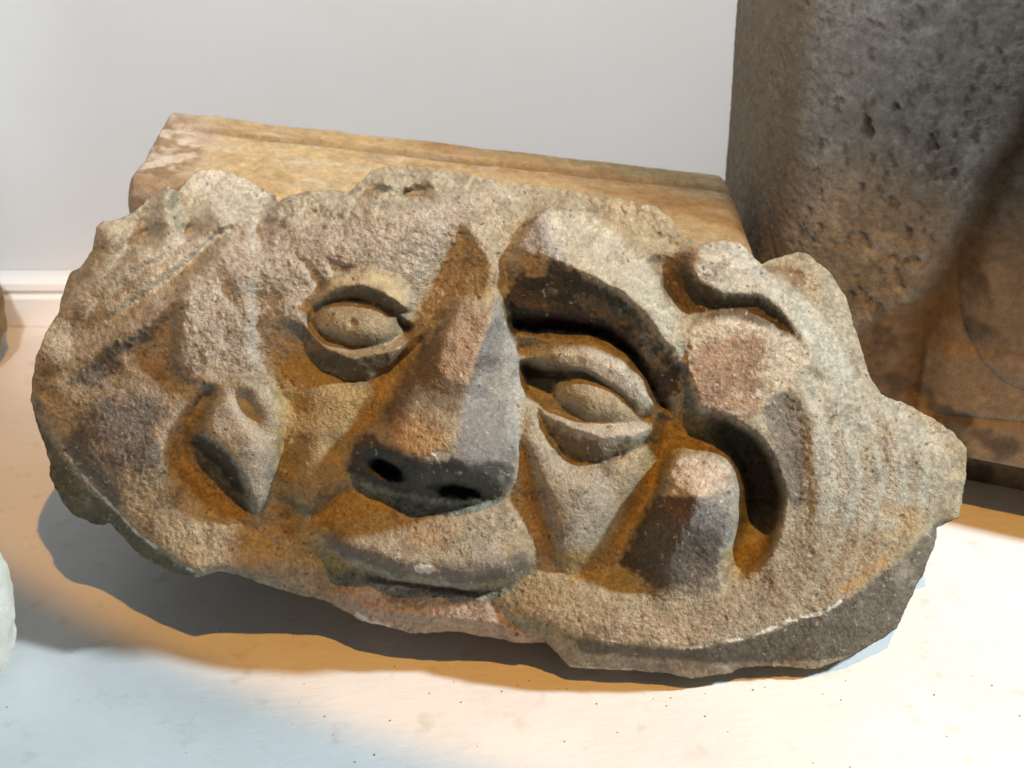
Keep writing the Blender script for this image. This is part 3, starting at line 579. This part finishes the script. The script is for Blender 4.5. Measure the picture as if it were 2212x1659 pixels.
# flecks and mottling everywhere
C = mixc(C, (0.12, 0.09, 0.065), ss(0.18, 0.55, fbm(GX, GY, 44, 81, 5, 0.66))*0.50)
C = mixc(C, (0.52, 0.46, 0.37), ss(0.2, 0.55, fbm(GX, GY, 60, 87, 5, 0.66))*0.35)
C = C*(1 + (0.42 - 0.20*WORN)*n_fin + 0.16*n_mid)[..., None]
C = mixc(C, (0.05, 0.04, 0.03), ss(0.62, 0.80, fbm(GX, GY, 10, 95, 2, 0.7))*0.75)
C = mixc(C, (0.68, 0.64, 0.56), ss(0.60, 0.80, fbm(GX, GY, 9, 97, 2, 0.7))*0.6)
# pale chips along the broken arrises
chip = 6.0*fbm(GX, GY, 16, 91, 4, 0.65)
def chips(line, w, dens, seed):
    return ss(0, 3, w - line_d(GX, GY, line) + chip)*ss(dens, dens+0.12, fbm(GX, GY, 60, seed, 3))
m_ch = np.maximum.reduce([chips(LINES['rimR'][1:10], 5, -0.15, 401), chips(LINES['hood_rim_left'][2:], 3.5, -0.1, 402),
    patch([(892,1226),(915,1216),(942,1220),(945,1232),(915,1240),(898,1234)], 2, 5, 403), patch([(934,978),(960,974),(976,980),(970,996),(945,998)], 2, 5, 404),
    chips([(770,1330),(800,1345),(838,1352)], 6, -0.3, 405), chips([(1230,1440),(1330,1446),(1420,1447),(1495,1464),(1540,1456)], 4, 0.0, 406), chips([(1700,1345),(1790,1318)], 6, 0.0, 407)])
C = mixc(C, (0.88, 0.85, 0.79), m_ch*0.92)
GLOSS = 1 - np.clip(patch([(1036,752),(1070,680),(1112,720),(1124,872),(1112,1020),(1060,1010),(960,1000),(905,990),(836,935),(900,880),(985,900)], 8, 8, 420) + 0.8*patch([(990,1140),(1060,1150),(1130,1200),(1060,1250),(900,1250),(720,1180),(850,1190)], 8, 8, 421) + 0.8*gauss(GX, GY, 1310, 890, 40, 25) + 0.6*patch([(142,935),(180,930),(200,990),(280,1090),(250,1102),(195,1040),(150,985)], 8, 10, 310), 0, 1)
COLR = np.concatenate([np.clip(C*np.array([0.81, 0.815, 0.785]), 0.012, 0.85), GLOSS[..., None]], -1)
H -= 3.5*m_ch

# ---- mesh from the relief
keep = SD_OUT > -0.55*STEP
idx = -np.ones(GX.shape, int); idx[keep] = np.arange(keep.sum())
q = keep[:-1, :-1] & keep[1:, :-1] & keep[:-1, 1:] & keep[1:, 1:]
qi, qj = np.nonzero(q)
quads = np.stack([idx[qi, qj], idx[qi+1, qj], idx[qi+1, qj+1], idx[qi, qj+1]], 1)
used = np.unique(quads); remap = -np.ones(keep.sum(), int); remap[used] = np.arange(len(used))
quads = remap[quads]
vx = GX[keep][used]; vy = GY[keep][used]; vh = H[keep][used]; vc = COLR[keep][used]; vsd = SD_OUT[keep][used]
gy_, gx_ = np.gradient(blur(SD_OUT, 3.0), STEP); gxv = gx_[keep][used]; gyv = gy_[keep][used]
gl = np.hypot(gxv, gyv) + 1e-9; gxv /= gl; gyv /= gl
# border edges
ed = np.concatenate([quads[:, [0, 1]], quads[:, [1, 2]], quads[:, [2, 3]], quads[:, [3, 0]]])
es = np.sort(ed, 1); code = es[:, 0].astype(np.int64)*len(used) + es[:, 1]
u_, inv, cnt = np.unique(code, return_inverse=True, return_counts=True)
bed = ed[cnt[inv] == 1]                       # oriented as in their quads
bv = np.unique(bed)
# settle the rim on the outline
vx[bv] -= gxv[bv]*vsd[bv]*0.9; vy[bv] -= gyv[bv]*vsd[bv]*0.9
P = unproj(vx, vy, vh)
# back of the stone: rings that run back and inwards from the rim
ring_id = -np.ones(len(used), int); ring_id[bv] = np.arange(len(bv)); nb = len(bv)
Pb = P[bv]; ray = Pb - np.array([0, 0, CAM_H]); ray /= np.linalg.norm(ray, axis=1, keepdims=True)
gi = np.stack([gxv[bv], -gyv[bv]*SP, -gyv[bv]*CP], 1)      # inward in the face plane (image y is down)
down = ss(-0.2, 0.5, -gyv[bv])[:, None]                    # rim facing down
back = ray*(1-down) + np.array([0, 1.0, -0.30])*down; back /= np.linalg.norm(back, axis=1, keepdims=True)
LEN = np.where(vx[bv] > 1640, 0.035, 0.075)[:, None]
rings = []
for t, w in [(0.12, 0.03), (0.35, 0.12), (0.7, 0.3), (1.0, 0.62)]:
    nz = fbm(vx[bv]*1.0, vy[bv]*1.0 + 900*t, 40, 15, 4)[:, None]
    Q = Pb + back*LEN*t + gi*(LEN*w*0.55 + 0.0012*nz)
    Q[:, 2] = np.maximum(Q[:, 2], 0.0015); rings.append(Q)
cen = np.array([[0.0, 0.66, 0.09]])
allV = np.concatenate([P] + rings + [cen]); n0 = len(P); nr = len(rings)
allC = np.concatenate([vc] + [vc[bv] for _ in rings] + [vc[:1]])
a = bed[:, 0]; b2 = bed[:, 1]; sk = []
pa, pb = a, b2
for k in range(nr):
    na = n0 + k*nb + ring_id[a]; nb_ = n0 + k*nb + ring_id[b2]
    sk.append(np.stack([pb, pa, na, nb_], 1)); pa, pb = na, nb_
cap = np.stack([pb, pa, np.full(len(pa), len(allV)-1)], 1)
skirt = np.concatenate(sk)

# vertex normals over the whole stone (shared by the split parts)
def fnorm(F): return np.cross(allV[F[:, 2]]-allV[F[:, 0]], allV[F[:, -1] if F.shape[1] == 3 else 3*np.ones(len(F), int)*0 + F[:, 3]]-allV[F[:, 1]])
NRM = np.zeros_like(allV)
for F in (quads, skirt):
    n_ = np.cross(allV[F[:, 2]]-allV[F[:, 0]], allV[F[:, 3]]-allV[F[:, 1]])
    for k in range(4): np.add.at(NRM, F[:, k], n_)
NRM /= np.linalg.norm(NRM, axis=1, keepdims=True) + 1e-12

ROOT = unproj(1300, 1400, -200); ROOT[2] = 0.0
def np_mesh(name, F4, F3, parent, mat):
    ids = np.unique(np.concatenate([F4.ravel(), F3.ravel()])) if len(F3) else np.unique(F4)
    rm = -np.ones(len(allV), int); rm[ids] = np.arange(len(ids))
    me = bpy.data.meshes.new(name)
    V = allV[ids] - ROOT
    nl = 4*len(F4) + 3*len(F3)
    me.vertices.add(len(ids)); me.vertices.foreach_set('co', V.astype(np.float32).ravel())
    me.loops.add(nl); li = np.concatenate([rm[F4].ravel(), rm[F3].ravel()]) if len(F3) else rm[F4].ravel()
    me.loops.foreach_set('vertex_index', li.astype(np.int32))
    st = np.concatenate([np.arange(len(F4))*4, 4*len(F4) + np.arange(len(F3))*3]).astype(np.int32)
    me.polygons.add(len(st)); me.polygons.foreach_set('loop_start', st)
    me.update(calc_edges=True); me.validate()
    me.polygons.foreach_set('use_smooth', np.ones(len(me.polygons), bool))
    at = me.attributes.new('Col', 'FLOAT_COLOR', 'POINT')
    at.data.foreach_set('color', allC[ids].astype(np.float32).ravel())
    me.normals_split_custom_set_from_vertices(NRM[ids].tolist())
    return link(name, me, parent, mat)

head = bpy.data.objects.new('carved_stone_head', None); COL.objects.link(head); head.location = ROOT
tag(head, 'weathered tan sandstone carved face with big nose, lying tilted on the white shelf', 'stone carving')
qx = GX[qi, qj] + STEP/2; qy = GY[qi, qj] + STEP/2
part = np.zeros(len(quads), int)
PARTS = [('face', None), ('nose', P_NOSE), ('eyebrow', P_BROW), ('eye', P_EYER), ('eye', P_EYEL), ('ear', P_EARL), ('ear', P_LOBE), ('mouth', P_LIP), ('forehead', P_FORE)]
P_HOODL = [(595,400),(590,468),(480,525),(424,593),(376,645),(376,777),(415,845),(384,908),(358,964),(366,1012),(440,1094),(560,1150),(600,1200),(640,1300),(300,1300),(0,1100),(0,330),(595,330)]
P_HOODR = [(1490,512),(1500,580),(1509,614),(1566,638),(1641,636),(1677,662),(1748,750),(1760,768),(1700,843),(1650,882),(1623,932),(1661,979),(1687,1052),(1687,1116),(1666,1180),(1606,1255),(1546,1290),(1300,1250),(1200,1240),(1100,1290),(1200,1420),(1250,1480),(2200,1480),(2200,500),(1490,480)]
PARTS += [('hood', P_HOODL), ('hood', P_HOODR), ('chin', P_CHIN)]
for k in (9, 10, 11, 8, 1, 2, 3, 4, 5, 6, 7):
    s_ = poly_sd(qx, qy, PARTS[k][1]); part[(s_ > 0)] = k
E3 = np.zeros((0, 3), int)
SUBS = {3: [('eyeball', [(1196,835),(1262,818),(1308,846),(1362,884),(1395,902),(1350,908),(1250,900),(1190,876)])],
        4: [('eyeball', [(684,686),(710,668),(771,660),(826,684),(872,713),(831,726),(765,736),(711,720)])],
        1: [('nostril', [(800,1000),(815,985),(850,988),(868,1010),(860,1028),(830,1026)]), ('nostril', [(940,1048),(965,1040),(1010,1044),(1034,1062),(1010,1072),(960,1068)])]}
for k, (nm, _) in enumerate(PARTS):
    F = quads[part == k]; sel = part == k; sub = np.zeros(len(quads), int)
    for j, (sn, pl) in enumerate(SUBS.get(k, [])):
        sub[sel & (poly_sd(qx, qy, pl) > 0)] = j + 1
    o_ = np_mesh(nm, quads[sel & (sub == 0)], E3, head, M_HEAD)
    for j, (sn, pl) in enumerate(SUBS.get(k, [])):
        np_mesh(sn, quads[sel & (sub == j+1)], E3, o_, M_HEAD)
np_mesh('broken_back', skirt, cap, head, M_HEAD)
print('stone verts', len(allV), 'min z', allV[:, 2].min())

# ------------------------------------------------------------------ dressed block behind the head (same stone)
def grid_mesh(name, Pg, Cg, parent, mat, flip=False, close_u=False):
    h_, w_ = Pg.shape[:2]; me = bpy.data.meshes.new(name)
    I = np.arange(h_*w_).reshape(h_, w_)
    F = np.stack([I[:-1, :-1], I[1:, :-1], I[1:, 1:], I[:-1, 1:]], -1).reshape(-1, 4)
    if flip: F = F[:, ::-1]
    me.vertices.add(h_*w_); me.vertices.foreach_set('co', Pg.reshape(-1, 3).astype(np.float32).ravel())
    me.loops.add(F.size); me.loops.foreach_set('vertex_index', F.ravel().astype(np.int32))
    me.polygons.add(len(F)); me.polygons.foreach_set('loop_start', (np.arange(len(F))*4).astype(np.int32))
    me.update(calc_edges=True); me.validate()
    me.polygons.foreach_set('use_smooth', np.ones(len(me.polygons), bool))
    at = me.attributes.new('Col', 'FLOAT_COLOR', 'POINT')
    at.data.foreach_set('color', np.concatenate([Cg.reshape(-1, 3), np.ones((h_*w_, 1))], 1).astype(np.float32).ravel())
    return link(name, me, parent, mat)

def lerp_path(pts, n):
    """resample a polyline (k,d) to n points by arc length"""
    pts = np.asarray(pts, float); s = np.r_[0, np.cumsum(np.linalg.norm(np.diff(pts, axis=0), axis=1))]
    t = np.linspace(0, s[-1], n); return np.stack([np.interp(t, s, pts[:, k]) for k in range(pts.shape[1])], 1)

def build_block():
    # cross-section (y, z) from low front over the top to low back
    prof = lerp_path([(0.668,0.01),(0.668,0.180),(0.671,0.188),(0.677,0.1925),(0.742,0.1985),(0.7445,0.1988),(0.7465,0.1950),(0.7495,0.1950),(0.7515,0.2005),(0.770,0.2020),(0.773,0.198),(0.775,0.190),(0.800,0.10),(0.800,0.01)], 420)
    xs_ = np.linspace(-0.226, 0.140, 380)
    XX, K = np.meshgrid(xs_, np.arange(len(prof)))
    YY = prof[K, 0]; ZZ = prof[K, 1]
    # ends close in rounded
    e0 = np.clip((XX+0.226)/0.007, 0, 1); e1 = np.clip((0.140-XX)/0.012, 0, 1)
    rnd = np.minimum(np.sqrt(1-(1-e0)**2), np.sqrt(1-(1-e1)**2))
    rnd = 0.05 + 0.95*rnd
    sc = np.where(rnd < 1, 1-(1-rnd)*0.16, 1.0)
    YY = 0.70 + (YY-0.70)*sc; ZZ = 0.09 + (ZZ-0.09)*sc
    # end caps: collapse very last columns
    for c in (0, -1):
        YY[:, c] = 0.70; ZZ[:, c] = 0.09
    w = np.sin(XX*31)*0.3
    ZZ = ZZ*0.888
    nzz = fbm(XX*4000, YY*4000+ZZ*2500, 160, 90, 4)*0.0012 + fbm(XX*4000, (YY+ZZ)*4000, 24, 95, 3)*0.0003
    cr = ss(0.060, 0.0, np.hypot(XX+0.226, (YY-0.715)*0.6))                  # broken left corner
    nz2 = fbm(XX*4000, (YY+ZZ)*4000, 70, 97, 5, 0.6)
    ZZ = ZZ + nzz + cr*(0.0035*nz2 - 0.002*cr); YY = YY - cr*0.003*nz2
    # roll: left end up, right end down
    a_ = R(5.8); xr = XX*math.cos(a_) + (ZZ-0.1)*math.sin(a_)*0.3; zr = ZZ - XX*math.sin(a_)*ss(0, 0.12, ZZ)
    yr = YY - XX*0.05
    Pg = np.stack([xr, yr, np.maximum(zr, 0.002)], -1) - ROOT
    u = XX*4000; v = (YY+ZZ)*4000
    C_ = np.ones(XX.shape+(3,))*np.array([0.43, 0.32, 0.16])
    C_ = mixc(C_, (0.32, 0.21, 0.09), ss(-0.2, 0.5, fbm(u*0.5, v, 70, 100, 5, 0.62))*0.8)
    C_ = mixc(C_, (0.46, 0.40, 0.29), ss(0.0, 0.5, fbm(u*0.4, v, 50, 105, 4, 0.6))*0.5)
    C_ = mixc(C_, (0.17, 0.10, 0.05), np.exp(-0.5*((YY-0.748)/0.0022)**2)*(ZZ > 0.17)*0.8)
    C_ = C_*(1 + 0.28*fbm(u, v, 11, 111, 3, 0.65))[..., None]*0.85
    C_ = mixc(C_, (0.42, 0.36, 0.30), cr*1.3)
    C_ = mixc(C_, (0.20, 0.13, 0.065), ss(0.0, 0.3, fbm(u, v, 60, 109, 4))*ss(0.15, 0.5, cr)*ss(0.19, 0.17, ZZ))
    C_ = mixc(C_, (0.20, 0.13, 0.07), ss(0.684, 0.674, YY)*ss(-0.14, -0.18, XX)*(0.75 + 0.4*fbm(u, v, 50, 115, 4)))
    o = grid_mesh('dressed_block', Pg, C_, head, M_HEAD, flip=True)
    return o
build_block()

# ------------------------------------------------------------------ tall pitted stone at the right
def build_right():
    plan = lerp_path([(0.30,0.88),(0.20,0.885),(0.160,0.865),(0.150,0.83),(0.1485,0.79),(0.150,0.745),(0.153,0.710),(0.160,0.680),(0.175,0.657),(0.205,0.641),(0.264,0.614),(0.33,0.585),(0.42,0.545),(0.46,0.56),(0.47,0.60)], 700)
    # smooth the plan
    for _ in range(30): plan[1:-1] = 0.25*plan[:-2] + 0.5*plan[1:-1] + 0.25*plan[2:]
    tang = np.gradient(plan, axis=0); tang /= np.linalg.norm(tang, axis=1, keepdims=True)
    nor = np.stack([tang[:, 1], -tang[:, 0]], 1)
    nor *= np.sign(nor[300, 1])*-1
    zz = np.r_[np.linspace(0.0, 0.42, 560), np.linspace(0.43, 0.62, 20)]
    S, Zg = np.meshgrid(np.arange(700), zz)
    arc = np.r_[0, np.cumsum(np.linalg.norm(np.diff(plan, axis=0), axis=1))]; A = arc[S]
    px = plan[S, 0]; py = plan[S, 1]
    # undercut foot and lean
    foot = 1-ss(0.018, 0.048, Zg)
    off = -0.055*foot
    lean = 0.10*Zg
    front = ss(0.64, 0.3, np.abs(A - arc[500])/0.25*0.5)
    u = A*4000; v = Zg*4000
    # dressed lower zone and raised lobe along the right
    edge = 0.155 + 0.06*np.sin(0)  # height of the bare zone
    pits = ss(0.20, 0.60, fbm(u*0.9 + 0.5*v, v*0.5 - 0.35*u, 20, 200, 3, 0.55))
    pits2 = ss(0.40, 0.60, fbm(u + 0.6*v, v*0.42 - 0.25*u, 34, 210, 3, 0.5))*ss(-0.3, 0.3, fbm(u, v, 220, 215, 3))
    fr = ss(0.162, 0.175, px)                                          # front face only
    smooth_zone = fr*ss(0.012, -0.008, Zg - (0.088 + (px-0.19)*1.4) + 0.035*fbm(u, v, 130, 220, 5, 0.6))
    xg = 0.2345 + 0.27*np.clip(Zg-0.12, 0, 1)
    groove = np.exp(-0.5*((px-xg + 0.0025*fbm(u, v, 90, 225, 3))/0.0065)**2)*ss(0.062, 0.075, Zg)*fr
    lr = np.sqrt(((px-0.292)/0.047)**2 + ((Zg-0.165)/0.072)**2)
    lobe = np.sqrt(np.clip(1-lr**2, 0, 1))*fr
    low = ss(0.2335, 0.2375, px)*ss(0.118, 0.104, Zg)*fr
    side = ss(0.172, 0.158, px)*ss(0.66, 0.67, py)
    side = np.maximum(side, ss(0.72, 0.74, py))
    pk = (1-smooth_zone)*(1-side*0.75)*(1-groove)*(1-0.6*(lobe > 0))*(1-low)
    disp = -0.0011*pits*pk - 0.0042*pits2*pk + 0.0009*fbm(u, v, 13, 230, 3, 0.6)*(0.35+pk) + 0.0020*fbm(u, v, 300, 240, 4)
    disp += 0.007*lobe - 0.009*groove - 0.0015*smooth_zone*(1-low) + 0.002*low
    disp -= 0.0022*np.exp(-0.5*((Zg-0.068-0.1*(px-0.25))/0.0016)**2)*fr
    off = off + disp
    nx = nor[S, 0]; ny = nor[S, 1]
    Pg = np.stack([px + nx*off, py + ny*off + lean*0.6, Zg], -1)
    base = np.array([0.25, 0.0, 0.0]); base[1] = 0.72
    C_ = np.ones(S.shape+(3,))*np.array([0.265, 0.245, 0.215])
    C_ = mixc(C_, (0.38, 0.36, 0.325), ss(0, 0.45, fbm(u, v, 50, 250, 5, 0.65))*0.7)
    C_ = mixc(C_, (0.10, 0.075, 0.05), (pits*0.6 + pits2*0.7)*pk)
    C_ = mixc(C_, (0.20, 0.135, 0.075), smooth_zone*0.75)
    C_ = mixc(C_, (0.13, 0.08, 0.038), groove*0.95)
    C_ = mixc(C_, (0.27, 0.20, 0.125), low*0.9)
    C_ = mixc(C_, (0.16, 0.115, 0.065), side*0.85)
    C_ = mixc(C_, (0.06, 0.045, 0.035), np.clip(smooth_zone+low, 0, 1)*ss(0.12, 0.4, fbm(u, v, 110, 260, 4))*0.75)
    C_ = C_*(1 + 0.3*fbm(u, v, 12, 270, 3, 0.65))[..., None]
    root = bpy.data.objects.new('pitted_stone_block', None); COL.objects.link(root); root.location = base
    tag(root, 'tall grey pitted stone block with brown smooth foot at the right edge', 'stone block')
    grid_mesh('pitted_face', Pg - base, C_, root, M_BACK, flip=False)
    # closing top and inner core so that it is a solid
    me = bpy.data.meshes.new('top'); n = 700
    T = (Pg[-1] - base); me.from_pydata([tuple(p) for p in T], [], [tuple(range(n))]); me.update()
    link('top', me, root, M_BACK)
build_right()

# ------------------------------------------------------------------ two more fragments cut by the left edge
def fragment(name, loc, rad, seed, mat, label):
    bm = bmesh.new(); bmesh.ops.create_icosphere(bm, subdivisions=6, radius=1)
    for v in bm.verts:
        p = v.co.copy()
        k = 1 + 0.10*mnoise.fractal(p*1.3 + Vector((seed, 0, 0)), 0.9, 2.0, 4) + 0.012*mnoise.fractal(p*9 + Vector((0, seed, 0)), 0.8, 2.0, 3)
        v.co = Vector((p.x*rad[0]*k, p.y*rad[1]*k, p.z*rad[2]*k))
        v.co.z = max(v.co.z, -rad[2]*0.80)
    zmin = min(v.co.z for v in bm.verts)
    for v in bm.verts: v.co.z -= zmin
    for f in bm.faces: f.smooth = True
    me = bpy.data.meshes.new(name); bm.to_mesh(me); bm.free()
    o = link(name, me, None, mat); o.location = loc
    return tag(o, label, 'stone')
M_F1 = stone_mat('tan_fragment', False, (0.42, 0.31, 0.17), (0.30, 0.2, 0.1))
M_F2 = stone_mat('cream_fragment', False, (0.80, 0.77, 0.68), (0.68, 0.63, 0.53), grain=0.4)
fragment('stone_fragment', (-0.432, 0.82, 0.001), (0.06, 0.06, 0.052), 3.1, M_F1, 'small tan stone by the skirting, cut off by the left edge')
fragment('stone_fragment', (-0.297, 0.465, 0.001), (0.060, 0.055, 0.066), 8.4, M_F2, 'pale cream rounded stone at the lower left edge, nearest the viewer')

# ------------------------------------------------------------------ grit shed on the shelf
def crumbs():
    r = random.Random(5); bm = bmesh.new()
    spots = [(r.uniform(-0.26, 0.26), r.uniform(0.40, 0.52)) for _ in range(26)] + [(r.gauss(0.05, 0.09), r.gauss(0.462, 0.012)) for _ in range(34)]
    for x, y in spots:
        rr = r.uniform(0.0002, 0.0005); res = bmesh.ops.create_icosphere(bm, subdivisions=1, radius=rr)
        for v in res['verts']:
            v.co = Vector((v.co.x*r.uniform(0.7, 1.6) + x, v.co.y*r.uniform(0.7, 1.5) + y, v.co.z*0.7 + rr*0.55))
    me = bpy.data.meshes.new('stone_grit'); bm.to_mesh(me); bm.free()
    o = link('stone_grit', me, None, M_F1)
    tag(o, 'fine tan stone grit scattered on the white shelf', 'grit', kind='stuff')
crumbs()
